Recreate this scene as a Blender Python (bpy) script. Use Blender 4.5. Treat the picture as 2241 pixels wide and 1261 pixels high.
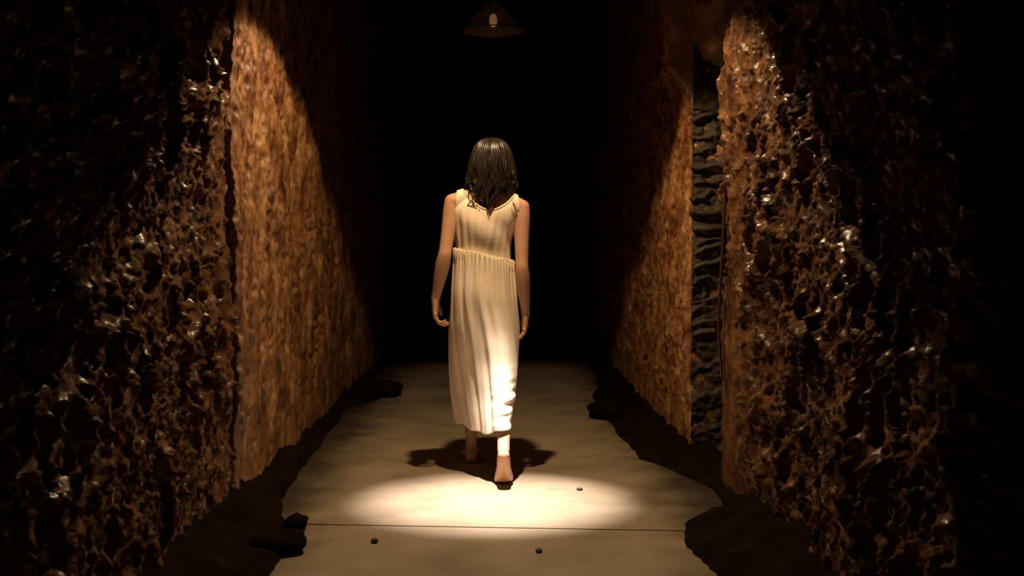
import bpy, bmesh, math, random
import numpy as np
from mathutils import Vector, Matrix

# ------------------------------------------------------------------ clear
for o in list(bpy.data.objects):
    bpy.data.objects.remove(o, do_unlink=True)
scene = bpy.context.scene
COL = scene.collection
random.seed(7)

# ------------------------------------------------------------------ camera, world, exposure
CAM_H = 1.11
FPX = 2500.0
cam_d = bpy.data.cameras.new('camera')
cam_d.sensor_width = 36.0
cam_d.lens = FPX / 2241.0 * 36.0
cam_d.clip_end = 60
cam_d.dof.use_dof = True
cam_d.dof.focus_distance = 5.3
cam_d.dof.aperture_fstop = 5.0
cam = bpy.data.objects.new('camera', cam_d)
COL.objects.link(cam)
cam.location = (0, 0, CAM_H)
cam.rotation_euler = (math.radians(90 - 2.29), 0, math.radians(-0.93))
scene.camera = cam

world = bpy.data.worlds.new('world')
scene.world = world
world.use_nodes = True
world.node_tree.nodes['Background'].inputs[0].default_value = (0.9, 0.7, 0.45, 1)
world.node_tree.nodes['Background'].inputs[1].default_value = 0.0015

vs = scene.view_settings
vs.view_transform = 'Standard'
vs.look = 'None'
vs.gamma = 1.0
vs.exposure = 0.0
vs.use_curve_mapping = False
try:
    scene.cycles.use_denoising = True
    scene.cycles.max_bounces = 8
    scene.cycles.sample_clamp_indirect = 4.0
except Exception:
    pass

# the lit lamp above the corridor (its spots are made in the lamp's builder below)
LAMP = Vector((0.0, 4.86, 2.68))
LAMP_COLOR = (1.0, 0.68, 0.37)
CORE_COLOR = (1.0, 0.88, 0.82)
WIDE_W, CORE_W = 205.0, 1900.0

# ------------------------------------------------------------------ numpy noise
def _hash2(ix, iy, seed):
    n = (ix.astype(np.int64) * 374761393 + iy.astype(np.int64) * 668265263 + seed * 974711) & 0xffffffff
    n = ((n ^ (n >> 13)) * 1274126177) & 0xffffffff
    n = n ^ (n >> 16)
    return n

def _r(ix, iy, seed):
    return _hash2(ix, iy, seed).astype(np.float64) / 4294967295.0

def perlin(x, y, seed=0):
    xi = np.floor(x); yi = np.floor(y)
    xf = x - xi; yf = y - yi
    xi = xi.astype(np.int64); yi = yi.astype(np.int64)
    u = xf * xf * xf * (xf * (xf * 6 - 15) + 10)
    v = yf * yf * yf * (yf * (yf * 6 - 15) + 10)
    def g(dx, dy):
        a = _r(xi + dx, yi + dy, seed) * 2 * math.pi
        return np.cos(a) * (xf - dx) + np.sin(a) * (yf - dy)
    n00, n10, n01, n11 = g(0, 0), g(1, 0), g(0, 1), g(1, 1)
    return ((n00 * (1 - u) + n10 * u) * (1 - v) + (n01 * (1 - u) + n11 * u) * v) * 1.5

def fbm(x, y, seed=0, octv=4):
    s = 0; a = 1; t = 0
    for k in range(octv):
        s = s + a * perlin(x, y, seed + k * 17); t += a
        a *= 0.5; x = x * 2.03 + 3.1; y = y * 2.03 - 1.7
    return s / t

def voronoi(x, y, seed=0):
    xi = np.floor(x).astype(np.int64); yi = np.floor(y).astype(np.int64)
    f1 = np.full(x.shape, 9.0); f2 = np.full(x.shape, 9.0)
    for dx in (-1, 0, 1):
        for dy in (-1, 0, 1):
            cx = xi + dx; cy = yi + dy
            px = cx + 0.1 + 0.8 * _r(cx, cy, seed); py = cy + 0.1 + 0.8 * _r(cx, cy, seed + 91)
            d = np.hypot(px - x, py - y)
            f2 = np.where(d < f1, f1, np.minimum(f2, d))
            f1 = np.minimum(f1, d)
    return f1, f2

def sstep(a, b, x):
    t = np.clip((x - a) / (b - a), 0, 1)
    return t * t * (3 - 2 * t)

# ------------------------------------------------------------------ object helpers
def tag(o, label=None, cat=None, group=None, kind=None):
    if label: o['label'] = label
    if cat: o['category'] = cat
    if group: o['group'] = group
    if kind: o['kind'] = kind
    return o

def link(name, me, mat=None, parent=None, smooth=True):
    me.name = name
    o = bpy.data.objects.new(name, me)
    COL.objects.link(o)
    if mat is not None:
        me.materials.clear(); me.materials.append(mat)
    if smooth and len(me.polygons):
        me.polygons.foreach_set('use_smooth', [True] * len(me.polygons))
    if parent is not None:
        o.parent = parent
    return o

def empty(name, loc=(0, 0, 0)):
    o = bpy.data.objects.new(name, None)
    COL.objects.link(o); o.location = loc
    return o

def mesh_np(verts, faces):
    me = bpy.data.meshes.new('m')
    me.from_pydata([tuple(v) for v in verts], [], [tuple(int(i) for i in f) for f in faces])
    me.update()
    return me

def grid_mesh(X, Y, Z, flip=False):
    """X, Y, Z arrays (n, m) -> fast quad mesh"""
    n, m = X.shape
    co = np.stack([X, Y, Z], -1).reshape(-1, 3).astype(np.float32)
    i = np.arange(n * m).reshape(n, m)
    q = np.stack([i[:-1, :-1], i[1:, :-1], i[1:, 1:], i[:-1, 1:]], -1).reshape(-1, 4)
    if flip: q = q[:, ::-1]
    me = bpy.data.meshes.new('g')
    me.vertices.add(len(co)); me.vertices.foreach_set('co', co.ravel())
    me.loops.add(q.size); me.loops.foreach_set('vertex_index', np.ascontiguousarray(q).ravel().astype(np.int32))
    me.polygons.add(len(q))
    me.polygons.foreach_set('loop_start', np.arange(0, q.size, 4, dtype=np.int32))
    me.update(calc_edges=True)
    return me

def catmull(P, k):
    P = np.asarray(P, float)
    Q = np.vstack([2 * P[0] - P[1], P, 2 * P[-1] - P[-2]])
    out = []
    for i in range(len(P) - 1):
        p0, p1, p2, p3 = Q[i], Q[i + 1], Q[i + 2], Q[i + 3]
        for j in range(k):
            t = j / k
            out.append(0.5 * ((2 * p1) + (-p0 + p2) * t + (2 * p0 - 5 * p1 + 4 * p2 - p3) * t * t + (-p0 + 3 * p1 - 3 * p2 + p3) * t ** 3))
    out.append(P[-1])
    return np.array(out)

class MB:
    def __init__(s): s.v = []; s.f = []
    def add(s, v, f):
        b = len(s.v); s.v += [tuple(p) for p in v]; s.f += [tuple(i + b for i in q) for q in f]
    def tube(s, pts, radii, ref=(0, 1, 0), seg=16, k=4, round_ends=True):
        """pts centre line; radii per point r or (a, b): a along t x ref, b along the other"""
        R = [(r, r) if np.isscalar(r) else tuple(r) for r in radii]
        A = np.hstack([np.asarray(pts, float), np.asarray(R, float)])
        if k > 1: A = catmull(A, k)
        P = A[:, :3]; Rr = np.maximum(A[:, 3:], 1e-4)
        T = np.gradient(P, axis=0); T /= np.linalg.norm(T, axis=1)[:, None] + 1e-12
        if round_ends:
            for e in (0, 1):
                i = 0 if e == 0 else -1
                t = -T[0] if e == 0 else T[-1]
                r = min(Rr[i]) * 0.8
                ext = [(P[i] + t * r * math.sin(q), Rr[i] * math.cos(q), T[i]) for q in (0.5, 0.95, 1.3)]
                EP = np.array([x[0] for x in ext]); ER = np.array([x[1] for x in ext]); ET = np.array([x[2] for x in ext])
                if e == 0: P = np.vstack([EP[::-1], P]); Rr = np.vstack([ER[::-1], Rr]); T = np.vstack([ET[::-1], T])
                else: P = np.vstack([P, EP]); Rr = np.vstack([Rr, ER]); T = np.vstack([T, ET])
        ref = np.asarray(ref, float)
        v = []; f = []
        for i in range(len(P)):
            sdir = np.cross(T[i], ref); sdir /= np.linalg.norm(sdir) + 1e-12
            n = np.cross(sdir, T[i])
            for j in range(seg):
                a = 2 * math.pi * j / seg
                v.append(P[i] + sdir * Rr[i, 0] * math.cos(a) + n * Rr[i, 1] * math.sin(a))
        L = len(P)
        for i in range(L - 1):
            for j in range(seg):
                j2 = (j + 1) % seg
                f.append((i * seg + j, i * seg + j2, (i + 1) * seg + j2, (i + 1) * seg + j))
        f.append(tuple(range(seg - 1, -1, -1))); f.append(tuple((L - 1) * seg + j for j in range(seg)))
        s.add(v, f)
    def rings(s, rows, seg=40, k=4):
        """rows (cx, cy, z, rx, ry) horizontal ellipses"""
        A = catmull(rows, k) if k > 1 else np.asarray(rows, float)
        v = []; f = []
        for cx, cy, z, rx, ry in A:
            for j in range(seg):
                a = 2 * math.pi * j / seg
                v.append((cx + rx * math.cos(a), cy + ry * math.sin(a), z))
        L = len(A)
        for i in range(L - 1):
            for j in range(seg):
                j2 = (j + 1) % seg
                f.append((i * seg + j, i * seg + j2, (i + 1) * seg + j2, (i + 1) * seg + j))
        f.append(tuple(range(seg - 1, -1, -1))); f.append(tuple((L - 1) * seg + j for j in range(seg)))
        s.add(v, f)
    def ball(s, c, r, n=16):
        r = (r, r, r) if np.isscalar(r) else r
        v = []; f = []
        for i in range(n + 1):
            a = math.pi * (i + 0.02) / (n + 0.04)
            for j in range(2 * n):
                b = math.pi * j / n
                v.append((c[0] + r[0] * math.sin(a) * math.cos(b), c[1] + r[1] * math.sin(a) * math.sin(b), c[2] + r[2] * math.cos(a)))
        m = 2 * n
        for i in range(n):
            for j in range(m):
                f.append((i * m + j, (i + 1) * m + j, (i + 1) * m + (j + 1) % m, i * m + (j + 1) % m))
        f.append(tuple(range(m))); f.append(tuple(n * m + j for j in range(m - 1, -1, -1)))
        s.add(v, f)
    def lathe(s, prof, c=(0, 0), seg=40):
        """open profile [(r, z)...] spun about a vertical axis"""
        v = []; f = []
        for r, z in prof:
            for j in range(seg):
                a = 2 * math.pi * j / seg
                v.append((c[0] + r * math.cos(a), c[1] + r * math.sin(a), z))
        for i in range(len(prof) - 1):
            for j in range(seg):
                j2 = (j + 1) % seg
                f.append((i * seg + j, i * seg + j2, (i + 1) * seg + j2, (i + 1) * seg + j))
        s.add(v, f)
    def mesh(s):
        me = mesh_np(s.v, s.f)
        bm = bmesh.new(); bm.from_mesh(me); bmesh.ops.recalc_face_normals(bm, faces=bm.faces); bm.to_mesh(me); bm.free()
        return me

def remeshed(me, voxel, smooth_it=4, factor=0.5):
    o = bpy.data.objects.new('tmp', me); COL.objects.link(o)
    m = o.modifiers.new('r', 'REMESH'); m.mode = 'VOXEL'; m.voxel_size = voxel
    sm = o.modifiers.new('s', 'SMOOTH'); sm.factor = factor; sm.iterations = smooth_it
    dg = bpy.context.evaluated_depsgraph_get(); dg.update()
    out = bpy.data.meshes.new_from_object(o.evaluated_get(dg), depsgraph=dg)
    bpy.data.objects.remove(o, do_unlink=True)
    return out

# ------------------------------------------------------------------ materials
def new_mat(name):
    m = bpy.data.materials.new(name); m.use_nodes = True
    nt = m.node_tree
    return m, nt, nt.nodes['Principled BSDF']

def N(nt, typ, **kw):
    n = nt.nodes.new(typ)
    for k, v in kw.items():
        if k in n.inputs: n.inputs[k].default_value = v
        else: setattr(n, k, v)
    return n

def ramp(nt, src, stops):
    r = nt.nodes.new('ShaderNodeValToRGB')
    el = r.color_ramp.elements
    while len(el) < len(stops): el.new(0.5)
    for e, (p, c) in zip(el, stops):
        e.position = p; e.color = (*c, 1)
    nt.links.new(src, r.inputs[0])
    return r

def coords(nt, scale=(1, 1, 1)):
    tc = nt.nodes.new('ShaderNodeTexCoord'); mp = nt.nodes.new('ShaderNodeMapping')
    mp.inputs['Scale'].default_value = scale
    nt.links.new(tc.outputs['Object'], mp.inputs['Vector'])
    return mp.outputs['Vector']

def rock_mat(name, stops, rough, bump_d, scale=(1, 1, 1), rough_span=0.2, coat=0.0, fine=60, spec=0.5, lo=0.35, hi=0.65, wet=None, wet_scale=14.0):
    m, nt, b = new_mat(name)
    v = coords(nt, scale)
    n1 = N(nt, 'ShaderNodeTexNoise', Scale=7.0, Detail=8.0, Roughness=0.65); nt.links.new(v, n1.inputs['Vector'])
    r = ramp(nt, n1.outputs['Fac'], stops); nt.links.new(r.outputs[0], b.inputs['Base Color'])
    n2 = N(nt, 'ShaderNodeTexNoise', Scale=fine, Detail=6.0, Roughness=0.6); nt.links.new(v, n2.inputs['Vector'])
    bp = N(nt, 'ShaderNodeBump', Strength=1.0, Distance=bump_d); nt.links.new(n2.outputs['Fac'], bp.inputs['Height'])
    nt.links.new(bp.outputs[0], b.inputs['Normal'])
    n3 = N(nt, 'ShaderNodeTexNoise', Scale=wet_scale, Detail=3.0); nt.links.new(v, n3.inputs['Vector'])
    mr = N(nt, 'ShaderNodeMapRange'); mr.inputs[1].default_value = lo; mr.inputs[2].default_value = hi
    mr.inputs[3].default_value = rough; mr.inputs[4].default_value = rough + rough_span
    nt.links.new(n3.outputs['Fac'], mr.inputs[0]); nt.links.new(mr.outputs[0], b.inputs['Roughness'])
    b.inputs['Coat Weight'].default_value = coat; b.inputs['Coat Roughness'].default_value = 0.12
    b.inputs['Specular IOR Level'].default_value = spec
    if wet is not None:                                            # water film only where the rock is smooth and wet
        m2 = N(nt, 'ShaderNodeMapRange'); m2.inputs[1].default_value = lo; m2.inputs[2].default_value = hi
        m2.inputs[3].default_value = spec; m2.inputs[4].default_value = wet
        nt.links.new(n3.outputs['Fac'], m2.inputs[0]); nt.links.new(m2.outputs[0], b.inputs['Specular IOR Level'])
    if coat: nt.links.new(bp.outputs[0], b.inputs['Coat Normal'])
    return m

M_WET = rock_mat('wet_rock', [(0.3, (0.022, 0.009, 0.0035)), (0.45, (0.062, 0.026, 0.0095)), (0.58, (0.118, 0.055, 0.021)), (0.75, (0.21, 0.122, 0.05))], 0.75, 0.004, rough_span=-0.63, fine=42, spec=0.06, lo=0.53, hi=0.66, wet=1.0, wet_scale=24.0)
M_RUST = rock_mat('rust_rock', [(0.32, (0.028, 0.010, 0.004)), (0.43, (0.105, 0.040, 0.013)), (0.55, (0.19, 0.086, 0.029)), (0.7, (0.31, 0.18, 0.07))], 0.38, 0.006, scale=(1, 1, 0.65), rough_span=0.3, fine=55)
M_RUST_RED = rock_mat('red_rust_rock', [(0.3, (0.06, 0.022, 0.008)), (0.43, (0.18, 0.07, 0.022)), (0.55, (0.30, 0.14, 0.048)), (0.7, (0.44, 0.26, 0.10))], 0.34, 0.006, rough_span=0.3, fine=50)
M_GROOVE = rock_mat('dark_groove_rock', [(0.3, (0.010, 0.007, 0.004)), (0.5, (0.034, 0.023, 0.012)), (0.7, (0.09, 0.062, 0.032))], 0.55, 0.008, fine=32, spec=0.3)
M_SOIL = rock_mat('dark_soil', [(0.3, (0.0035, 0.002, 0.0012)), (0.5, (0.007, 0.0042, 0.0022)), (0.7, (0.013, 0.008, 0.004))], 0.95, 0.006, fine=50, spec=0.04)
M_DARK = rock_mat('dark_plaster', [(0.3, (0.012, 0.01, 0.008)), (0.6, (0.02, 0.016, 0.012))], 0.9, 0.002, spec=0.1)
M_PEB = rock_mat('pebble_stone', [(0.3, (0.05, 0.035, 0.02)), (0.6, (0.10, 0.07, 0.04))], 0.7, 0.002)

def concrete():
    m, nt, b = new_mat('concrete')
    v = coords(nt)
    n1 = N(nt, 'ShaderNodeTexNoise', Scale=2.2, Detail=7.0, Roughness=0.6); nt.links.new(v, n1.inputs['Vector'])
    r = ramp(nt, n1.outputs['Fac'], [(0.3, (0.175, 0.135, 0.082)), (0.5, (0.25, 0.197, 0.13)), (0.7, (0.30, 0.24, 0.162))])
    # concrete darkens to deep brown towards both side edges, broken up by noise
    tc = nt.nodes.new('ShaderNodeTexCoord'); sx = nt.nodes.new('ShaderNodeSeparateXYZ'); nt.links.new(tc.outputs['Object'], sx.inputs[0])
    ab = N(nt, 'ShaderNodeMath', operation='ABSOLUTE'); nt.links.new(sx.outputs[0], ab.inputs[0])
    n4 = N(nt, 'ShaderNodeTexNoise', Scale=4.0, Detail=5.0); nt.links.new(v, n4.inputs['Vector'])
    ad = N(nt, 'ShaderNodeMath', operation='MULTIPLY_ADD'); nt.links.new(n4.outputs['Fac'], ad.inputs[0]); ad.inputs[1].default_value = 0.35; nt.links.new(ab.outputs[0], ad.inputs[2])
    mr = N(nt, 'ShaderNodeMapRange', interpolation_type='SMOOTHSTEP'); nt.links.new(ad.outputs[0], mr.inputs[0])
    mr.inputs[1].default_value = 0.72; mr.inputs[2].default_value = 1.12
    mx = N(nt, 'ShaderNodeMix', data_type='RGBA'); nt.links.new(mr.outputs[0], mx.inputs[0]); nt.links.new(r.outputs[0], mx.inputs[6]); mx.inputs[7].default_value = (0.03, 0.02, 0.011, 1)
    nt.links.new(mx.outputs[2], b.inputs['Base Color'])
    n2 = N(nt, 'ShaderNodeTexNoise', Scale=70.0, Detail=5.0); nt.links.new(v, n2.inputs['Vector'])
    bp = N(nt, 'ShaderNodeBump', Strength=0.35, Distance=0.003); nt.links.new(n2.outputs['Fac'], bp.inputs['Height'])
    nt.links.new(bp.outputs[0], b.inputs['Normal'])
    b.inputs['Roughness'].default_value = 0.6
    b.inputs['Specular IOR Level'].default_value = 0.35
    return m
M_CON = concrete()

def simple(name, col, rough=0.5, metal=0.0, spec=0.5, noise=None):
    m, nt, b = new_mat(name)
    v = coords(nt)
    n1 = N(nt, 'ShaderNodeTexNoise', Scale=noise or 12.0, Detail=4.0); nt.links.new(v, n1.inputs['Vector'])
    r = ramp(nt, n1.outputs['Fac'], [(0.3, tuple(c * 0.85 for c in col)), (0.7, tuple(min(1, c * 1.12) for c in col))])
    nt.links.new(r.outputs[0], b.inputs['Base Color'])
    b.inputs['Roughness'].default_value = rough; b.inputs['Metallic'].default_value = metal
    b.inputs['Specular IOR Level'].default_value = spec
    return m, nt, b

M_SKIN, nt, b = simple('skin', (0.50, 0.27, 0.155), 0.5, noise=9)
b.inputs['Subsurface Weight'].default_value = 0.12
b.inputs['Subsurface Radius'].default_value = (0.01, 0.004, 0.002); b.inputs['Subsurface Scale'].default_value = 1.0
M_DRESS, nt, b = simple('cream_cotton', (0.82, 0.69, 0.525), 0.85, spec=0.2, noise=6)
w = N(nt, 'ShaderNodeTexNoise', Scale=45.0, Detail=5.0); nt.links.new(coords(nt, (1, 1, 0.35)), w.inputs['Vector'])
bp = N(nt, 'ShaderNodeBump', Strength=0.4, Distance=0.003); nt.links.new(w.outputs['Fac'], bp.inputs['Height']); nt.links.new(bp.outputs[0], b.inputs['Normal'])
b.inputs['Sheen Weight'].default_value = 0.15
M_TRIM, _, _ = simple('dress_binding', (0.74, 0.60, 0.43), 0.8, spec=0.2)
M_HAIR, nt, b = simple('dark_brown_hair', (0.017, 0.011, 0.006), 0.36, noise=30)
M_CABLE, _, _ = simple('dark_cable', (0.05, 0.02, 0.012), 0.3)
M_METAL, _, _ = simple('dark_enamel', (0.03, 0.028, 0.025), 0.3)
M_BRASS, _, _ = simple('aged_brass', (0.30, 0.20, 0.10), 0.35, metal=0.8)

def glass_mat():
    m, nt, b = new_mat('smoked_glass')
    b.inputs['Base Color'].default_value = (0.75, 0.68, 0.55, 1)
    b.inputs['Roughness'].default_value = 0.12
    b.inputs['Transmission Weight'].default_value = 0.72
    b.inputs['IOR'].default_value = 1.3
    return m
M_GLASS = glass_mat()
def glow_mat(name, col, st):
    m, nt, b = new_mat(name)
    b.inputs['Base Color'].default_value = (*col, 1)
    b.inputs['Emission Color'].default_value = (*col, 1); b.inputs['Emission Strength'].default_value = st
    return m
M_BULB_DIM = glow_mat('dim_bulb', (1.0, 0.50, 0.26), 0.36)
M_BULB_LIT = glow_mat('lit_bulb', (1.0, 0.72, 0.42), 12.0)

# ------------------------------------------------------------------ floor
def slab_mesh(corners, z0, z1, bev=0.004):
    bm = bmesh.new()
    bot = [bm.verts.new((x, y, z0)) for x, y in corners]; top = [bm.verts.new((x, y, z1)) for x, y in corners]
    bm.faces.new(bot[::-1]); bm.faces.new(top)
    n = len(corners)
    for i in range(n): bm.faces.new((bot[i], bot[(i + 1) % n], top[(i + 1) % n], top[i]))
    bmesh.ops.recalc_face_normals(bm, faces=bm.faces)
    bmesh.ops.bevel(bm, geom=[e for e in bm.edges if all(v.co.z > z1 - 1e-5 for v in e.verts)], offset=bev, segments=2, affect='EDGES')
    me = bpy.data.meshes.new('slab'); bm.to_mesh(me); bm.free()
    return me
floor = link('floor', slab_mesh([(-1.9, -0.6), (1.9, -0.6), (1.9, 13.4), (-1.9, 13.4)], -0.14, -0.06), M_DARK, smooth=False)
tag(floor, 'smooth tan concrete floor of the rock corridor', 'floor', kind='structure')
JY = lambda x: 4.408 - 0.0864 * x
g = 0.0025
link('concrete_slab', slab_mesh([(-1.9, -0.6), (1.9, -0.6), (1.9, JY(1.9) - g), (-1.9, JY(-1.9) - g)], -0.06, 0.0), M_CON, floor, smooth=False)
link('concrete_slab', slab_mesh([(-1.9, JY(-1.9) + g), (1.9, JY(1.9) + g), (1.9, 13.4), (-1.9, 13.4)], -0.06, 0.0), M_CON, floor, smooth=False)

# ------------------------------------------------------------------ rock walls
HALF = 1.04
def axis(y0, y1, s0, s1):
    out = [y0]
    while out[-1] < y1:
        t = (out[-1] - y0) / (y1 - y0); out.append(out[-1] + s0 + (s1 - s0) * t)
    out[-1] = y1
    return np.array(out)
ZROWS = np.concatenate([np.arange(-0.05, 2.35, 0.0065), np.linspace(2.36, 3.4, 40)])

def sinew(y, z, seed, amt=1.0):
    """melted, stringy wet rock: raised strands between hollows, several sizes, lips that hang"""
    wy = y + 0.07 * fbm(y * 4, z * 4, seed + 1, 3); wz = z + 0.09 * fbm(y * 4, z * 4, seed + 2, 3)
    f1, f2 = voronoi(wy / 0.16, wz / 0.27, seed + 3)
    a = np.exp(-((f2 - f1) / 0.14) ** 2)
    wy2 = y + 0.03 * fbm(y * 9, z * 9, seed + 4, 3); wz2 = z + 0.04 * fbm(y * 9, z * 9, seed + 5, 3)
    g1, g2 = voronoi(wy2 / 0.085, wz2 / 0.12, seed + 6)
    c = np.exp(-((g2 - g1) / 0.16) ** 2)
    big = fbm(y * 1.6, z * 1.3, seed + 7, 3)
    k1, k2 = voronoi(wy2 / 0.042, wz2 / 0.055, seed + 12)
    kk = np.exp(-((k2 - k1) / 0.2) ** 2)
    fine = fbm(y * 24, z * 20, seed + 8, 3)
    cord = np.exp(-(perlin(wy * 13, wz * 2.6, seed + 14) / 0.09) ** 2) + 0.7 * np.exp(-(perlin(wy2 * 24, wz2 * 4.5, seed + 15) / 0.1) ** 2)
    patch = sstep(-0.15, 0.25, fbm(y * 2.1, z * 2.1, seed + 9, 2))
    return amt * (0.046 * a * (0.3 + 0.7 * patch) + 0.016 * c * (1 - 0.5 * patch) + 0.007 * kk + 0.017 * cord * (0.5 + 0.5 * patch) + 0.055 * big + 0.016 * fbm(y * 9, z * 4, seed + 10, 3) + 0.008 * fine - 0.024) * (0.4 + 0.6 * sstep(-0.05, 0.35, z))

def crust(y, z, seed):
    """finer rusty crust with vertical streaks and pits"""
    st = fbm(y * 9, z * 4.0, seed, 4)
    fine = fbm(y * 26, z * 16, seed + 3, 3)
    f1, f2 = voronoi(y / 0.05 + 0.5 * st, z / 0.07, seed + 5)
    pit = np.exp(-(f1 / 0.28) ** 2) * sstep(-0.05, 0.25, fbm(y * 5, z * 3, seed + 6, 2))
    big = fbm(y * 1.4, z * 0.9, seed + 7, 3)
    return (0.026 * st + 0.014 * fine - 0.030 * pit) * (0.25 + 0.75 * sstep(0.05, 0.45, z)) + 0.05 * big

def panel(side, y, disp, mat, parent, base=None, z=ZROWS, lab=None, ret=0.0):
    Yg, Zg = np.meshgrid(y, z, indexing='ij')
    D = disp(Yg, Zg)
    B = HALF + (0 if base is None else base(Yg, Zg))
    X = side * (B - D)
    if ret:                                                        # turn the near/far edges back into the rock so the panel has thickness
        for e, sgn in ((0, -1), (-1, 1)):
            col = X[e].copy()
            extra = [(col + side * q, Yg[e], Zg[e]) for q in np.linspace(0.02, ret, 8)]
            if e == 0:
                X = np.vstack([np.array([c[0] for c in extra[::-1]]), X]); Yg = np.vstack([np.array([c[1] for c in extra[::-1]]), Yg]); Zg = np.vstack([np.array([c[2] for c in extra[::-1]]), Zg])
            else:
                X = np.vstack([X, np.array([c[0] for c in extra])]); Yg = np.vstack([Yg, np.array([c[1] for c in extra])]); Zg = np.vstack([Zg, np.array([c[2] for c in extra])])
    o = link('rock_panel', grid_mesh(X, Yg, Zg, flip=(side > 0)), mat, parent)
    if lab: o['label'] = lab
    return o

wall_left = tag(empty('wall_left'), 'brown wet rock wall along the left of the corridor', 'wall', kind='structure')
def d_ln(y, z):
    d = sinew(y, z, 100)
    slot = np.exp(-((y - 4.47) / 0.075) ** 4) * sstep(1.70, 1.74, z) * (1 - sstep(1.86, 1.92, z))
    seam = np.exp(-((y - 4.52) / 0.03) ** 2) * (z < 1.9)
    near_fade = sstep(4.1, 4.55, y)
    return d * (1 - 0.35 * near_fade) - 0.24 * slot - 0.02 * seam
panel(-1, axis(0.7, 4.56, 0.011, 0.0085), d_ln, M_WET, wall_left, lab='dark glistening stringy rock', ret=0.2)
def d_lf(y, z):
    return crust(y, z, 300) + 0.012 * np.exp(-((y - 4.62) / 0.05) ** 2)
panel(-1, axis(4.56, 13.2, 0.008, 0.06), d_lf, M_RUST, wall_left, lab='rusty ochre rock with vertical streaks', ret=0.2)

wall_right = tag(empty('wall_right'), 'dark rock wall with a tall ribbed groove on the right', 'wall', kind='structure')
def d_rn(y, z):
    smooth = sstep(4.55, 5.0, y) * (1 - sstep(0.7, 1.0, z))
    return sinew(y, z, 700) * (1 - 0.75 * smooth) * (1 - 0.3 * sstep(4.6, 5.1, y))
def b_rn(y, z):
    return 0.6 * (1 - sstep(2.2, 2.62, y))
panel(1, axis(0.7, 5.16, 0.012, 0.008), d_rn, M_WET, wall_right, base=b_rn, lab='dark glistening stringy rock', ret=0.4)
def d_rf(y, z):
    return crust(y, z, 500) + 0.35 * 0.03 * sinew(y, z, 520) / 0.03 + 0.10 * sstep(1.92, 2.05, z + 0.05 * fbm(y * 5, y * 0, 9, 2)) * (1 - sstep(6.3, 6.9, y))
panel(1, axis(6.05, 13.2, 0.010, 0.06), d_rf, M_RUST_RED, wall_right, lab='rusty crusted rock beyond the groove', ret=0.4)
# the groove: far face towards the camera, back, and an overhanging block at the top
xs = np.linspace(1.05, 1.62, 60); Xg, Zg = np.meshgrid(xs, ZROWS, indexing='ij')
Yg = 6.06 - 0.03 * fbm(Xg * 9, Zg * 9, 41, 3) - 0.02 * fbm(Xg * 20, Zg * 24, 43, 3) - 0.02
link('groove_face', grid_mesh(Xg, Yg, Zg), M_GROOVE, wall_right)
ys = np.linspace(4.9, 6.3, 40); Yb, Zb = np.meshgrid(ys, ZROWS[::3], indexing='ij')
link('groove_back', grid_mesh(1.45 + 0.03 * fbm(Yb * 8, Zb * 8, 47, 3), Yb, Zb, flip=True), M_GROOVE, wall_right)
rng = np.random.RandomState(5)
z = 0.62
while z < 1.84:
    w_ = 0.08 + 0.09 * rng.rand(); h_ = 0.007 + 0.014 * rng.rand(); y_ = 6.045 - 0.022 * rng.rand()
    x0 = 1.05 + 0.02 * rng.rand(); t_ = 0.07 * (rng.rand() - 0.2)
    mb = MB()
    pts = [(x0 + w_ * q, y_ - 0.012 * math.sin(3.1 * q) * rng.rand(), z + t_ * q + 0.006 * rng.randn()) for q in (0, 0.33, 0.66, 1)]
    mb.tube(pts, [(h_, h_ * 1.5)] * 4, ref=(0, 1, 0), seg=10, k=3)
    V = np.array(mb.v); V += 0.010 * np.stack([fbm(V[:, 0] * 40, V[:, 2] * 40 + k_, 71 + k_, 2) for k_ in (0, 1, 2)], 1); mb.v = [tuple(p) for p in V]
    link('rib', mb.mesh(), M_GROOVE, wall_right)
    z += 0.05 + 0.06 * rng.rand()
# overhanging rock block bridging the top of the groove
bl = MB(); bl.ball((1.30, 5.62, 2.30), (0.34, 0.55, 0.36), 40)
V = np.array(bl.v); nrm = (V - [1.30, 5.62, 2.30]); nrm /= np.linalg.norm(nrm, axis=1)[:, None]
V += nrm * (0.05 * fbm(V[:, 1] * 7, V[:, 2] * 7, 61, 4) + 0.03 * fbm(V[:, 0] * 14, V[:, 2] * 14, 62, 3))[:, None]
bl.v = [tuple(p) for p in V]
link('overhang', bl.mesh(), M_RUST, wall_right)

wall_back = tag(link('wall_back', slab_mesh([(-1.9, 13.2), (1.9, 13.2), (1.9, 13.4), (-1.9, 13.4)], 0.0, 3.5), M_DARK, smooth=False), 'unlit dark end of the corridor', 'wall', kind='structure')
ceiling = tag(link('ceiling', slab_mesh([(-1.9, -0.6), (1.9, -0.6), (1.9, 13.4), (-1.9, 13.4)], 3.38, 3.5), M_DARK, smooth=False), 'unlit dark ceiling of the corridor', 'ceiling', kind='structure')

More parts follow.
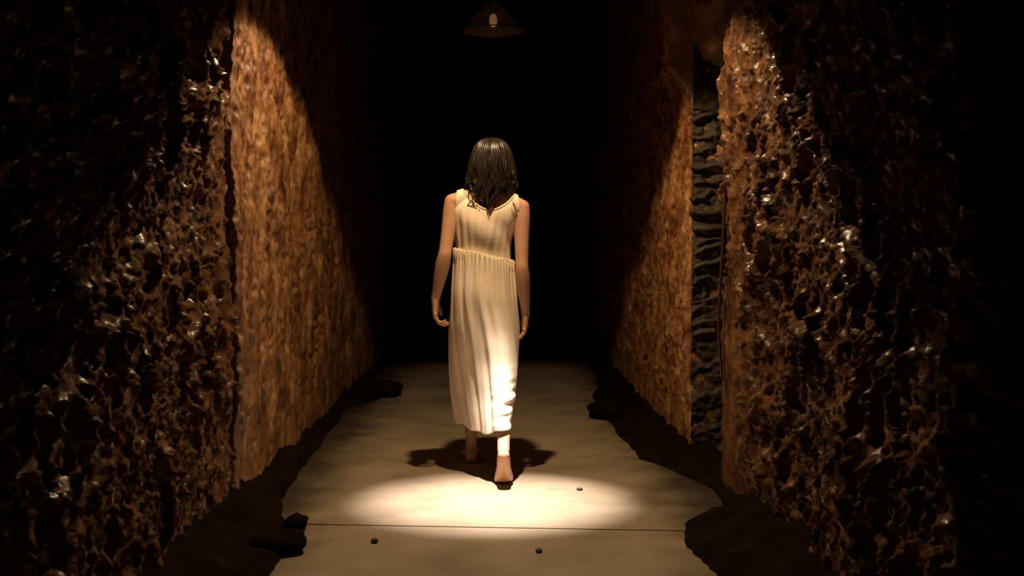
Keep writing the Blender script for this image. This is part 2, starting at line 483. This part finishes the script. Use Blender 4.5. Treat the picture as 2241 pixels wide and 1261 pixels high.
# ------------------------------------------------------------------ dark soil heaped at the wall feet
def bank(side, edge_pts, h_pts, seed, label):
    ys = np.linspace(1.2, 12.5, 460); us = np.linspace(0, 1, 34)
    ey = np.array([p[0] for p in edge_pts]); ex = np.array([p[1] for p in edge_pts])
    E = np.interp(ys, ey, ex) + 0.03 * fbm(ys * 2.5, ys * 0 + seed, seed, 3) + 0.012 * fbm(ys * 14, ys * 0, seed + 1, 2)
    Hh = np.interp(ys, [p[0] for p in h_pts], [p[1] for p in h_pts])
    Yg, U = np.meshgrid(ys, us, indexing='ij')
    Xg = E[:, None] + (1.16 - E[:, None]) * U
    Zg = -0.012 + 0.012 * sstep(0, 0.06, U) + Hh[:, None] * U ** 1.3 * (1 + 0.5 * fbm(Yg * 5, Xg * 5, seed + 2, 3)) + sstep(0, 0.12, U) * (0.014 + 0.02 * fbm(Yg * 11, Xg * 11, seed + 3, 3))
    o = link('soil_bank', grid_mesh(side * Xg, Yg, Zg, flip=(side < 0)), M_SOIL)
    return tag(o, label, 'soil', kind='stuff')
bank(-1, [(1.2, 0.74), (3.8, 0.75), (4.1, 0.73), (4.25, 0.79), (4.42, 0.78), (4.6, 0.86), (4.9, 0.90), (5.6, 0.93), (7.6, 0.97), (8.0, 0.80), (8.3, 0.76), (8.7, 0.96), (12.5, 1.0)],
     [(1.2, 0.16), (4.9, 0.17), (5.9, 0.17), (8, 0.12), (12, 0.1)], 11, 'dark earth heaped along the foot of the left rock wall')
bank(1, [(1.2, 0.74), (3.6, 0.72), (4.2, 0.69), (4.45, 0.74), (4.6, 0.86), (4.75, 0.97), (5.1, 0.97), (5.45, 0.88), (5.8, 0.74), (6.3, 0.71), (7.0, 0.70), (8.2, 0.69), (8.8, 0.80), (12.5, 0.95)],
     [(1.2, 0.14), (4.4, 0.16), (5.0, 0.05), (6.0, 0.03), (12, 0.05)], 23, 'dark earth heaped along the foot of the right rock wall')

# loose stones
def stone(name, loc, r, seed, mat, label, group=None):
    rg = np.random.RandomState(seed)
    mb = MB(); mb.ball((0, 0, 0), (1, 1, 1), 10)
    V = np.array(mb.v)
    V *= (1 + 0.35 * fbm(V[:, 0] * 1.3 + seed, V[:, 1] * 1.3 + V[:, 2], seed, 3))[:, None]
    V *= np.array(r)
    V[:, 2] -= V[:, 2].min() + 0.12 * r[2]
    mb.v = [tuple(p) for p in V]
    o = link(name, mb.mesh(), mat); o.location = loc; o.rotation_euler[2] = rg.rand() * 6
    return tag(o, label, 'stone', group)
stone('rock', (-0.775, 4.07, 0.0), (0.11, 0.085, 0.04), 3, M_SOIL, 'rounded dark rock at the left floor edge nearest the camera')
stone('rock', (-0.765, 4.40, 0.0), (0.055, 0.045, 0.03), 5, M_SOIL, 'small dark rock on the floor joint at the left edge')
stone('rock', (-0.78, 8.25, 0.0), (0.13, 0.16, 0.06), 9, M_SOIL, 'dark rock on the far left floor behind the woman')
stone('rock', (0.70, 7.15, 0.0), (0.10, 0.12, 0.06), 12, M_SOIL, 'dark rock on the far right floor behind the woman')
stone('pebble', (-0.44, 4.185, 0.0), (0.014, 0.012, 0.010), 21, M_PEB, 'tiny pebble on the near floor slab to the left')
stone('pebble', (0.162, 4.05, 0.0), (0.017, 0.012, 0.008), 22, M_PEB, 'tiny pebble on the near floor slab below the heel')
stone('pebble', (0.385, 5.07, 0.0), (0.014, 0.01, 0.007), 23, M_PEB, 'tiny pebble at the right rim of the light pool')

# ------------------------------------------------------------------ cable beside the groove
mb = MB()
mb.tube([(1.075, 5.17, 2.25), (1.062, 5.145, 1.85), (1.045, 5.12, 1.5), (1.028, 5.11, 1.1), (1.012, 5.105, 0.75), (1.03, 5.12, 0.5)],
        [0.008, 0.008, 0.0075, 0.0075, 0.007, 0.006], ref=(0, 1, 0), seg=12, k=8)
tag(link('cable', mb.mesh(), M_CABLE), 'thin dark cable hanging down the edge of the groove in the right wall', 'cable')

# ------------------------------------------------------------------ pendant lamps
def pendant(loc, R, label, lit):
    root = tag(empty('pendant_lamp', loc), label, 'lamp', 'pendant lamps over the corridor')
    h = 0.20 * R / 0.235
    prof = [(R, 0), (R * 0.97, 0.012), (R * 0.80, h * 0.28), (R * 0.55, h * 0.62), (R * 0.28, h * 0.92), (R * 0.17, h * 1.08), (R * 0.15, h * 1.12)]
    mb = MB(); A = catmull(prof, 4); mb.lathe([tuple(p) for p in A], seg=56)
    me = mb.mesh()
    sh = link('shade', me, M_METAL if lit else M_GLASS, root)
    sm = sh.modifiers.new('s', 'SOLIDIFY'); sm.thickness = 0.004; sm.offset = -1
    mb = MB(); ring = [(R * math.cos(a), R * math.sin(a), 0.0) for a in np.linspace(0, 2 * math.pi, 73)]
    mb.tube(ring, [0.005] * 73, ref=(0, 0, 1), seg=8, k=1, round_ends=False)
    link('rim', mb.mesh(), M_BRASS, sh)
    mb = MB(); mb.lathe([(0.001, h * 1.30), (0.020, h * 1.29), (0.026, h * 1.2), (0.030, h * 1.1), (0.040, h * 1.06), (0.040, h * 0.99), (0.026, h * 0.97), (0.022, h * 0.62), (0.001, h * 0.61)], seg=28)
    link('socket', mb.mesh(), M_BRASS, root)
    top = 3.38 - loc[2]
    mb = MB(); mb.tube([(0, 0, h * 1.28), (0.002, 0, (h + top) / 2), (0, 0, top - 0.005)], [0.004] * 3, ref=(0, 1, 0), seg=8, k=3)
    link('cord', mb.mesh(), M_METAL, root)
    mb = MB(); mb.lathe([(0.001, h * 0.16), (0.016, h * 0.18), (0.028, h * 0.30), (0.030, h * 0.42), (0.022, h * 0.56), (0.014, h * 0.66)], seg=24)
    link('bulb', mb.mesh(), M_BULB_LIT if lit else M_BULB_DIM, root)
    if lit:
        for nm, ang, blend, watts, tilt, lc in (('wide_beam', 120, 0.15, WIDE_W, WIDE_TILT, LAMP_COLOR), ('reflector_beam', 28.5, 1.0, CORE_W, CORE_TILT, CORE_COLOR)):
            ld = bpy.data.lights.new(nm, 'SPOT'); ld.energy = watts; ld.color = lc
            ld.spot_size = math.radians(ang); ld.spot_blend = blend; ld.shadow_soft_size = 0.03
            lo = bpy.data.objects.new(nm, ld); COL.objects.link(lo); lo.parent = root
            lo.location = (0, 0, 0.0); lo.rotation_euler = (math.radians(tilt), 0, 0)
    return root
WIDE_TILT, CORE_TILT = 6.5, 0.0
pendant(tuple(LAMP), 0.235, 'lit pendant lamp overhead throwing the bright pool on the floor', True)
pendant((0.0, 8.65, 2.695), 0.235, 'dim conical pendant lamp hanging in the dark above the woman', False)

# ------------------------------------------------------------------ the walking woman
BX = -0.045
body = MB()
body.rings([(BX, 5.445, 0.70, 0.10, 0.08), (BX, 5.445, 0.76, 0.132, 0.10), (BX, 5.445, 0.84, 0.138, 0.106), (BX, 5.445, 0.92, 0.126, 0.094), (BX, 5.45, 1.00, 0.120, 0.086),
            (BX, 5.455, 1.07, 0.116, 0.084), (BX, 5.455, 1.15, 0.126, 0.090), (-0.040, 5.45, 1.22, 0.138, 0.088), (-0.034, 5.447, 1.275, 0.140, 0.074), (-0.03, 5.45, 1.315, 0.105, 0.06), (-0.027, 5.455, 1.345, 0.06, 0.05), (-0.022, 5.46, 1.37, 0.048, 0.048)], seg=48)
# chest
body.ball((-0.098, 5.525, 1.14), (0.052, 0.045, 0.055), 12); body.ball((0.012, 5.525, 1.14), (0.052, 0.045, 0.055), 12)
# shoulder yoke
body.tube([(-0.193, 5.45, 1.298), (-0.11, 5.45, 1.322), (-0.03, 5.453, 1.345), (0.06, 5.45, 1.308), (0.133, 5.45, 1.272)], [(0.043, 0.043), (0.042, 0.044), (0.044, 0.046), (0.042, 0.044), (0.042, 0.042)], ref=(0, 1, 0), seg=20)
# neck
body.tube([(-0.026, 5.452, 1.32), (-0.018, 5.466, 1.38), (-0.011, 5.480, 1.44)], [0.053, 0.047, 0.048], ref=(0, 1, 0), seg=24)
# head with face (looking ahead, slightly bowed)
HC = np.array([-0.008, 5.480, 1.485])
body.ball(HC + [0, -0.008, 0.012], (0.072, 0.090, 0.098), 20)
body.ball(HC + [0, 0.030, -0.035], (0.058, 0.058, 0.066), 16)
body.ball(HC + [0, 0.062, -0.083], (0.026, 0.024, 0.020), 12)          # chin
body.tube([tuple(HC + [0, 0.088, 0.012]), tuple(HC + [0, 0.104, -0.018]), tuple(HC + [0, 0.102, -0.03])], [(0.008, 0.008), (0.013, 0.012), (0.010, 0.008)], ref=(0, 1, 0), seg=12)   # nose
body.tube([tuple(HC + [-0.022, 0.083, -0.055]), tuple(HC + [0, 0.091, -0.053]), tuple(HC + [0.022, 0.083, -0.055])], [0.006, 0.008, 0.006], ref=(0, 0, 1), seg=10)          # lips
for s in (-1, 1):
    body.ball(HC + [s * 0.030, 0.073, 0.004], (0.014, 0.012, 0.010), 10)  # eyes
    body.tube([tuple(HC + [s * 0.014, 0.082, 0.022]), tuple(HC + [s * 0.032, 0.079, 0.026]), tuple(HC + [s * 0.05, 0.066, 0.02])], [0.006, 0.007, 0.005], ref=(0, 0, 1), seg=8)  # brows
    body.ball(HC + [s * 0.074, -0.004, -0.008], (0.010, 0.020, 0.032), 12)  # ears

def arm(sh, el, wr, s):
    sh, el, wr = map(np.array, (sh, el, wr))
    pts = [sh + [0, 0, 0.012], sh * 0.85 + el * 0.15, sh * 0.5 + el * 0.5, sh * 0.15 + el * 0.85, el, el * 0.8 + wr * 0.2, el * 0.5 + wr * 0.5, el * 0.15 + wr * 0.85, wr]
    body.tube([tuple(p) for p in pts], [0.040, 0.042, 0.036, 0.031, 0.0315, 0.035, 0.031, 0.023, 0.0215], ref=(0, 1, 0), seg=20)
    # hand: d down the hand, m towards the thigh (palm side), f forward (thumb side)
    d = wr - el; d /= np.linalg.norm(d); d = d * 0.5 + np.array([-s * 0.08, 0.05, -0.8]) * 0.5; d /= np.linalg.norm(d)
    f = np.array([0, 1.0, 0.0]); f -= d * d.dot(f); f /= np.linalg.norm(f)
    m = np.cross(d, f); m = m if m[0] * s < 0 else -m
    at = lambda a, b, c: tuple(wr + d * a + f * b + m * c)
    ref = tuple(m)
    body.tube([at(-0.005, 0, 0), at(0.025, 0, 0.001), at(0.055, 0.002, 0.003), at(0.082, 0.0, 0.006)], [(0.023, 0.018), (0.031, 0.017), (0.040, 0.0155), (0.041, 0.012)], ref=ref, seg=24)
    L = [(0.033, 0.036), (0.011, 0.040), (-0.012, 0.037), (-0.034, 0.029)]
    for i, (off, l0) in enumerate(L):
        p = np.array([0.078, off, 0.006]); ang = math.radians(18 + 7 * i)
        pts = [p - [0.015, 0, 0], p]; rad = [0.0095, 0.0095]
        for kx, (ln, da) in enumerate(((l0, 0), (l0 * 0.68, 38 + 4 * i), (l0 * 0.55, 40))):
            ang += math.radians(da)
            q = pts[-1] + np.array([math.cos(ang) * ln, off * 0.10 * (kx == 0), math.sin(ang) * ln])
            pts += [(pts[-1] + q) / 2, q]; rad += [0.0090 - 0.0008 * kx, 0.0086 - 0.0008 * kx]
        body.tube([at(*q) for q in pts], rad, ref=tuple(f), seg=12, k=3)
    body.tube([at(0.015, 0.018, 0.006), at(0.038, 0.040, 0.012), at(0.062, 0.052, 0.022), at(0.082, 0.053, 0.032)], [0.014, 0.0125, 0.0105, 0.008], ref=ref, seg=12)
arm((-0.193, 5.45, 1.295), (-0.230, 5.40, 1.050), (-0.277, 5.44, 0.838), -1)
arm((0.133, 5.45, 1.268), (0.135, 5.40, 0.985), (0.153, 5.45, 0.763), 1)
# legs
def leg(hip, knee, ank, seed=0):
    hip, knee, ank = map(np.array, (hip, knee, ank))
    back = np.array([0, -0.012, 0])
    pts = [hip, hip * 0.7 + knee * 0.3, hip * 0.3 + knee * 0.7, knee, knee * 0.72 + ank * 0.28 + back, knee * 0.45 + ank * 0.55 + back * 0.6, knee * 0.15 + ank * 0.85, ank]
    body.tube([tuple(p) for p in pts], [0.068, 0.068, 0.055, 0.047, 0.046, 0.038, 0.029, 0.028], ref=(0, 1, 0), seg=24)
leg((-0.112, 5.45, 0.80), (-0.112, 5.60, 0.455), (-0.112, 5.735, 0.075))
leg((0.020, 5.44, 0.80), (0.048, 5.42, 0.465), (0.045, 5.125, 0.165))
# planted front foot
x0 = -0.113
body.tube([(x0, 5.695, 0.036), (x0, 5.73, 0.042), (x0 - 0.002, 5.79, 0.043), (x0 - 0.006, 5.85, 0.032), (x0 - 0.008, 5.895, 0.021)], [(0.028, 0.030), (0.031, 0.040), (0.034, 0.040), (0.042, 0.029), (0.040, 0.018)], ref=(0, 0, 1), seg=24)
for i, (ox, ln, r) in enumerate(((0.030, 0.048, 0.0125), (0.010, 0.044, 0.0095), (-0.008, 0.038, 0.009), (-0.023, 0.030, 0.0085), (-0.036, 0.02, 0.008))):
    body.tube([(x0 - 0.008 + ox, 5.885, 0.016), (x0 - 0.008 + ox, 5.90 + ln * 0.5, 0.015), (x0 - 0.008 + ox, 5.90 + ln, r)], [r, r, r * 0.9], ref=(0, 0, 1), seg=10)
# rear foot pushing off: heel up, toes on the floor
x0 = 0.045
body.tube([(x0, 5.085, 0.158), (x0, 5.108, 0.135), (x0 + 0.001, 5.155, 0.085), (x0 + 0.002, 5.196, 0.040), (x0 + 0.003, 5.225, 0.024)], [(0.027, 0.026), (0.030, 0.034), (0.033, 0.032), (0.042, 0.026), (0.042, 0.018)], ref=(0, 0.5, 0.8), seg=24)
for i, (ox, ln, r) in enumerate(((-0.030, 0.046, 0.0125), (-0.010, 0.042, 0.0095), (0.008, 0.037, 0.009), (0.023, 0.030, 0.0085), (0.036, 0.022, 0.008))):
    body.tube([(x0 + ox, 5.215, 0.021), (x0 + ox, 5.235 + ln * 0.5, 0.014), (x0 + ox, 5.235 + ln, r)], [r * 1.05, r, r * 0.9], ref=(0, 0, 1), seg=10)
bme = remeshed(body.mesh(), 0.0032, 4, 0.5)
person = tag(link('person', bme, M_SKIN), 'barefoot woman in a long cream dress walking away down the corridor', 'person')

# ---- dress: bodice (the dress part), skirt, neckline binding, gathered seam
dr = MB()
e = 0.013
dr.rings([(BX, 5.45, 0.96, 0.128 + e, 0.092 + e), (BX, 5.45, 1.00, 0.120 + 0.008, 0.086 + 0.008), (BX, 5.455, 1.07, 0.116 + 0.008, 0.084 + 0.008), (BX, 5.46, 1.15, 0.128 + e, 0.098 + e), (-0.040, 5.453, 1.22, 0.139 + e, 0.092 + e), (-0.034, 5.447, 1.275, 0.141 + e, 0.077 + e), (-0.03, 5.45, 1.315, 0.107 + e, 0.062 + e), (-0.027, 5.455, 1.345, 0.06 + e, 0.05 + e), (-0.022, 5.46, 1.40, 0.055 + e, 0.05 + e)], seg=64)
dr.ball((-0.098, 5.525, 1.14), (0.052 + e, 0.045 + e, 0.055 + e), 12); dr.ball((0.012, 5.525, 1.14), (0.052 + e, 0.045 + e, 0.055 + e), 12)
dr.tube([(-0.24, 5.45, 1.290), (-0.193, 5.45, 1.300), (-0.11, 5.45, 1.324), (-0.03, 5.453, 1.347), (0.06, 5.45, 1.310), (0.133, 5.45, 1.274), (0.18, 5.45, 1.262)], [0.043 + 0.005] * 7, ref=(0, 1, 0), seg=24)
dme = remeshed(dr.mesh(), 0.004, 6, 0.5)
bm = bmesh.new(); bm.from_mesh(dme)
def cut(co, no):
    bmesh.ops.bisect_plane(bm, geom=bm.verts[:] + bm.edges[:] + bm.faces[:], plane_co=co, plane_no=no, clear_outer=True)
cut((-0.178, 5.45, 1.30), (-1, 0, 0.10)); cut((0.122, 5.45, 1.28), (1, 0, 0.10)); cut((0, 0, 1.0), (0, 0, -1))
NECK = lambda x: 1.262 + 5.6 * (x + 0.022) ** 2 - 0.10 * (x + 0.022)
kill = [f for f in bm.faces if f.calc_center_median().z > NECK(f.calc_center_median().x) + 0.002 * math.sin(900 * f.calc_center_median().x) * 0]
bmesh.ops.delete(bm, geom=kill, context='FACES')
# snap the ragged neckline edge onto the curve
for v in bm.verts:
    if v.is_boundary and v.co.z > 1.2 and abs(v.co.z - NECK(v.co.x)) < 0.02 and -0.15 < v.co.x < 0.105:
        v.co.z = NECK(v.co.x)
bm.normal_update()
for v in bm.verts:
    a = math.atan2(v.co.y - 5.45, v.co.x - BX)
    fall = max(0.0, min(1.0, (1.30 - v.co.z) / 0.1))
    v.co += v.normal * fall * (0.0030 * math.sin(a * 19 + 1.5 * math.sin(v.co.z * 9)) * (0.25 + 0.75 * max(0.0, -(v.co.x - BX) / 0.12)) + 0.0025 * math.exp(-((v.co.x + 0.01 - 0.25 * (v.co.z - 1.15)) / 0.012) ** 2) + 0.003 * math.sin(v.co.x * 30 + v.co.z * 34 + 1.3))
dme2 = bpy.data.meshes.new('dress'); bm.to_mesh(dme2); bm.free()
dress = link('dress', dme2, M_DRESS, person); dress['label'] = 'cream sleeveless cotton dress with gathered empire waist'
sm = dress.modifiers.new('s', 'SOLIDIFY'); sm.thickness = 0.002; sm.offset = 1

# skirt: support-function hull of ellipses around the legs at every height, plus folds
keys = [  # z, left (cx, cy, rx, ry), right (cx, cy, rx, ry)
    (1.05, (BX, 5.452, 0.136, 0.110), (BX, 5.452, 0.136, 0.110)),
    (0.96, (BX - 0.005, 5.45, 0.142, 0.112), (BX + 0.005, 5.45, 0.138, 0.112)),
    (0.85, (-0.058, 5.45, 0.144, 0.128), (-0.034, 5.445, 0.144, 0.13)),
    (0.70, (-0.085, 5.48, 0.132, 0.135), (-0.008, 5.435, 0.132, 0.13)),
    (0.55, (-0.098, 5.53, 0.120, 0.145), (0.030, 5.40, 0.094, 0.12)),
    (0.40, (-0.106, 5.59, 0.110, 0.150), (0.040, 5.325, 0.066, 0.105)),
    (0.30, (-0.110, 5.62, 0.100, 0.145), (0.038, 5.255, 0.054, 0.092)),
    (0.225, (-0.112, 5.64, 0.090, 0.130), (0.036, 5.22, 0.048, 0.085))]
NTH, NZ = 320, 170
zk = np.array([k[0] for k in keys])[::-1]
KL = np.array([k[1] for k in keys])[::-1]; KR = np.array([k[2] for k in keys])[::-1]
th = np.linspace(0, 2 * math.pi, NTH + 1)
n = np.stack([np.cos(th), np.sin(th)], 1)
tt = np.linspace(0, 1, NZ)
XS = np.zeros((NTH + 1, NZ)); YS = XS.copy(); ZS = XS.copy()
def smooth_interp(zz, col):
    return np.interp(zz, zk, col)
zz_f = np.linspace(1.05, 0.225, 400)
ker = np.hanning(61); ker /= ker.sum()
def prep(col):
    v = np.interp(zz_f, zk[:], col); p = np.pad(v, 30, mode='edge'); return np.convolve(p, ker, 'valid')
PL = [prep(KL[:, i]) for i in range(4)]; PR = [prep(KR[:, i]) for i in range(4)]
for j, t in enumerate(tt):
    z0 = 1.05 - t * (1.05 - 0.225)
    gi = lambda A: np.interp(z0, zz_f[::-1], A[::-1])
    l = [gi(a) for a in PL]; r = [gi(a) for a in PR]
    hl = n[:, 0] * l[0] + n[:, 1] * l[1] + np.sqrt((l[2] * n[:, 0]) ** 2 + (l[3] * n[:, 1]) ** 2)
    hr = n[:, 0] * r[0] + n[:, 1] * r[1] + np.sqrt((r[2] * n[:, 0]) ** 2 + (r[3] * n[:, 1]) ** 2)
    m_ = np.maximum(hl, hr); k_ = 60.0
    h = m_ + np.log(np.exp(k_ * (hl - m_)) + np.exp(k_ * (hr - m_))) / k_ - 0.004
    dh = np.gradient(h[:-1]); dh = (np.roll(h[:-1], -1) - np.roll(h[:-1], 1)) / (2 * (th[1] - th[0])); dh = np.append(dh, dh[0])
    px = h * n[:, 0] - dh * n[:, 1]; py = h * n[:, 1] + dh * n[:, 0]
    # re-space the ring evenly, starting at the front
    px, py = px[:-1], py[:-1]
    st = NTH // 4; px = np.roll(px, -st); py = np.roll(py, -st)
    px = np.append(px, px[0]); py = np.append(py, py[0])
    L = np.concatenate([[0], np.cumsum(np.hypot(np.diff(px), np.diff(py)))]); U = np.linspace(0, 1, NTH + 1)
    px = np.interp(U * L[-1], L, px); py = np.interp(U * L[-1], L, py)
    tx = np.roll(px[:-1], -2) - np.roll(px[:-1], 2); ty = np.roll(py[:-1], -2) - np.roll(py[:-1], 2)
    tl = np.hypot(tx, ty); nx = np.append(ty / tl, (ty / tl)[0]); ny = np.append(-tx / tl, (-tx / tl)[0])
    A = U * 2 * math.pi
    top = math.exp(-t / 0.05)
    ph = 1.1 * np.sin(2 * A + 1.0) + 1.2 * t * np.sin(A * 3 + 2)
    env = 0.35 + 0.65 * np.sin(1.5 * A + 0.7) ** 2
    fold = top * 0.0075 * np.sin(44 * A + 2 * np.sin(5 * A)) + min(1, t * 5 + 0.2) * env * (0.0075 * np.sin(13 * A + ph) + 0.003 * np.sin(25 * A - ph * 2 + 3 * t)) * (1 - 0.35 * t) * (1 - 0.7 * t * np.exp(-((px - 0.05) / 0.07) ** 2))
    back = sstep(0, 0.06, 0.5 * (l[1] + r[1]) - py)
    # crosswise rumples where the rear calf kicks the cloth back
    rl = np.exp(-((px - 0.055) / 0.05) ** 2) * math.exp(-((z0 - 0.36) / 0.11) ** 2) * back
    fold = fold + rl * (0.005 * np.sin(z0 * 62 + 22 * px + 1.5 * math.sin(z0 * 20)) + 0.003 * np.sin(z0 * 130 - 40 * px))
    # the valley between the two legs at the back, running down to the rear calf
    ve = float(sstep(np.array(0.15), np.array(0.8), np.array(t)))
    xv = -0.085 + 0.045 * t
    fold = fold - 0.014 * ve * np.exp(-((px - xv) / 0.05) ** 2) * back
    XS[:, j] = px + nx * fold; YS[:, j] = py + ny * fold
    tilt = -0.22 * (px - BX) * (1 - t) ** 2
    hem = -0.008 * t ** 3 * np.sin(3 * A + 0.5) + 0.004 * t ** 3 * np.sin(9 * A) + 0.028 * t ** 4 * np.exp(-((px - 0.05) / 0.08) ** 2) * back
    ZS[:, j] = z0 + tilt + hem + top * 0.007 * np.sin(44 * A + 1.5)
XS[-1] = XS[0]; YS[-1] = YS[0]; ZS[-1] = ZS[0]
sk = grid_mesh(XS, YS, ZS)
bm = bmesh.new(); bm.from_mesh(sk); bmesh.ops.remove_doubles(bm, verts=bm.verts, dist=1e-5); bmesh.ops.recalc_face_normals(bm, faces=bm.faces); bm.to_mesh(sk); bm.free()
skirt = link('skirt', sk, M_DRESS, dress)
sm = skirt.modifiers.new('s', 'SOLIDIFY'); sm.thickness = 0.002; sm.offset = -1
# gathered ruffle along the seam
mb = MB()
pts = []
for a in np.linspace(0, 2 * math.pi, 241):
    rr = 1 + 0.03 * math.sin(46 * a + 2 * math.sin(5 * a))
    x = BX + 0.1345 * rr * math.cos(a); y = 5.452 + 0.1065 * rr * math.sin(a)
    pts.append((x, y, 1.048 - 0.22 * (x - BX) + 0.005 * math.sin(46 * a + 1)))
mb.tube(pts, [0.003] * len(pts), ref=(0, 0, 1), seg=8, k=1, round_ends=False)
link('waist_gather', mb.mesh(), M_TRIM, dress)
# neckline binding: follow the boundary of the bodice
bm = bmesh.new(); bm.from_mesh(dme2)
be = [e_ for e_ in bm.edges if e_.is_boundary and all(v.co.z > 1.2 and -0.17 < v.co.x < 0.115 and abs(v.co.z - NECK(v.co.x)) < 0.012 for v in e_.verts)]
loop = sorted({v for e_ in be for v in e_.verts}, key=lambda v: math.atan2(v.co.y - 5.45, v.co.x + 0.022))
pts = [tuple(v.co) for v in loop]; bm.free()
if len(pts) > 20:
    P = np.array(pts)
    for _ in range(6): P = (np.roll(P, 1, 0) + P * 2 + np.roll(P, -1, 0)) / 4
    P = np.vstack([P[::2], P[:1]])
    mb = MB(); mb.tube([tuple(p) for p in P], [0.0052] * len(P), ref=(0, 0, 1), seg=8, k=1, round_ends=False)
    link('neckline_binding', mb.mesh(), M_TRIM, dress)

# ---- hair: wet shoulder-length locks
HZ = np.array([1.606, 1.602, 1.590, 1.568, 1.54, 1.50, 1.46, 1.42, 1.38, 1.34, 1.30, 1.26])
HRX = np.array([0.001, 0.025, 0.050, 0.068, 0.080, 0.091, 0.099, 0.106, 0.110, 0.108, 0.098, 0.085])
HRY = np.array([0.001, 0.030, 0.060, 0.083, 0.098, 0.107, 0.110, 0.110, 0.110, 0.113, 0.120, 0.122])
HXC = -0.008
def hair_pt(phi, z, off=0.0):
    rx = np.interp(z, HZ[::-1], HRX[::-1]) + off; ry = np.interp(z, HZ[::-1], HRY[::-1]) + off
    x = rx * math.sin(phi); pin = max(0.0, (1.37 - z) / 0.1)
    x = x * (1 - 0.28 * min(1.0, pin)) - 0.012 * min(1.0, pin)
    return (HXC + x, 5.480 - 0.010 - ry * math.cos(phi) + 0.02 * max(0, 1.4 - z) , z)
def zend(phi):
    return 1.272 + 0.078 * sstep(0.22, 0.95, np.array(abs(phi + 0.1))).item() + (0.012 if phi > 0 else 0.0)
PH = 1.95
hm = MB()
ph_l = np.linspace(-PH, PH, 60)
Xh = []; 
for p in ph_l:
    zs = np.concatenate([np.linspace(1.605, 1.59, 5), np.linspace(1.58, zend(p) + 0.055, 24)])
    Xh.append([hair_pt(p, zq, -0.004) for zq in zs])
Xh = np.array(Xh); nP, nZ = Xh.shape[:2]
hm.add(Xh.reshape(-1, 3), [(i * nZ + j, (i + 1) * nZ + j, (i + 1) * nZ + j + 1, i * nZ + j + 1) for i in range(nP - 1) for j in range(nZ - 1)])
rg = np.random.RandomState(3)
CL = np.linspace(-PH, PH, 24) + rg.normal(0, 0.05, 24); CE = np.clip(rg.normal(0, 0.016, 24), -0.012, 0.03); CW = rg.uniform(0, 6.3, 24)
for i in range(380):
    ci = rg.randint(len(CL)); p0 = CL[ci] + rg.normal(0, 0.10)
    z_e = zend(CL[ci]) + CE[ci] + rg.normal(0, 0.008); z_s = 1.604 if rg.rand() < 0.6 else rg.uniform(1.45, 1.58)
    nn = 16
    wav = rg.uniform(0.02, 0.09); fr = rg.uniform(8, 18); ph0 = rg.uniform(0, 6.3); drift = rg.normal(0, 0.18)
    offs = rg.uniform(-0.003, 0.007) + 0.007 * math.sin(CW[ci] * 3); r0 = rg.uniform(0.002, 0.0068)
    pts = []; rad = []
    for q in range(nn):
        t = q / (nn - 1); zq = z_s + (z_e - z_s) * (t ** 1.25)
        low = sstep(0.2, 0.95, np.array(t)).item()
        ph_ = p0 * (1 - 0.75 * low) + CL[ci] * 0.75 * low + 0.17 * low * math.sin(10 * t + CW[ci]) + wav * 0.7 * low * math.sin(fr * t + ph0)
        pt = hair_pt(ph_, zq, offs + 0.006 * low * math.sin(fr * 1.2 * t + ph0 * 2))
        pts.append(pt); rad.append(r0 * (0.6 + 0.6 * math.sin(math.pi * min(1, t * 1.1 + 0.05))) * (1 if t < 0.85 else (1 - t) / 0.15 * 0.85 + 0.15))
    hm.tube(pts, rad, ref=(0.3, 1, 0.2), seg=6, k=1, round_ends=False)
# a few looped curls at the nape
for cx, cz, r_, s_ in ((-0.100, 1.335, 0.022, 1), (-0.085, 1.315, 0.018, 1), (-0.06, 1.29, 0.016, -1), (0.09, 1.375, 0.016, -1), (-0.02, 1.285, 0.014, 1)):
    pts = [(cx + s_ * r_ * math.cos(a) * (1 - a / 14), 5.358 + 0.005 * math.sin(a * 2), cz + r_ * 1.3 * math.sin(a) - 0.003 * a) for a in np.linspace(1.2, 6.2, 18)]
    hm.tube(pts, np.linspace(0.0035, 0.0012, 18), ref=(0, 1, 0.1), seg=6, k=1, round_ends=False)
hair = link('hair', hm.mesh(), M_HAIR, person); hair['label'] = 'wet dark brown shoulder-length hair'
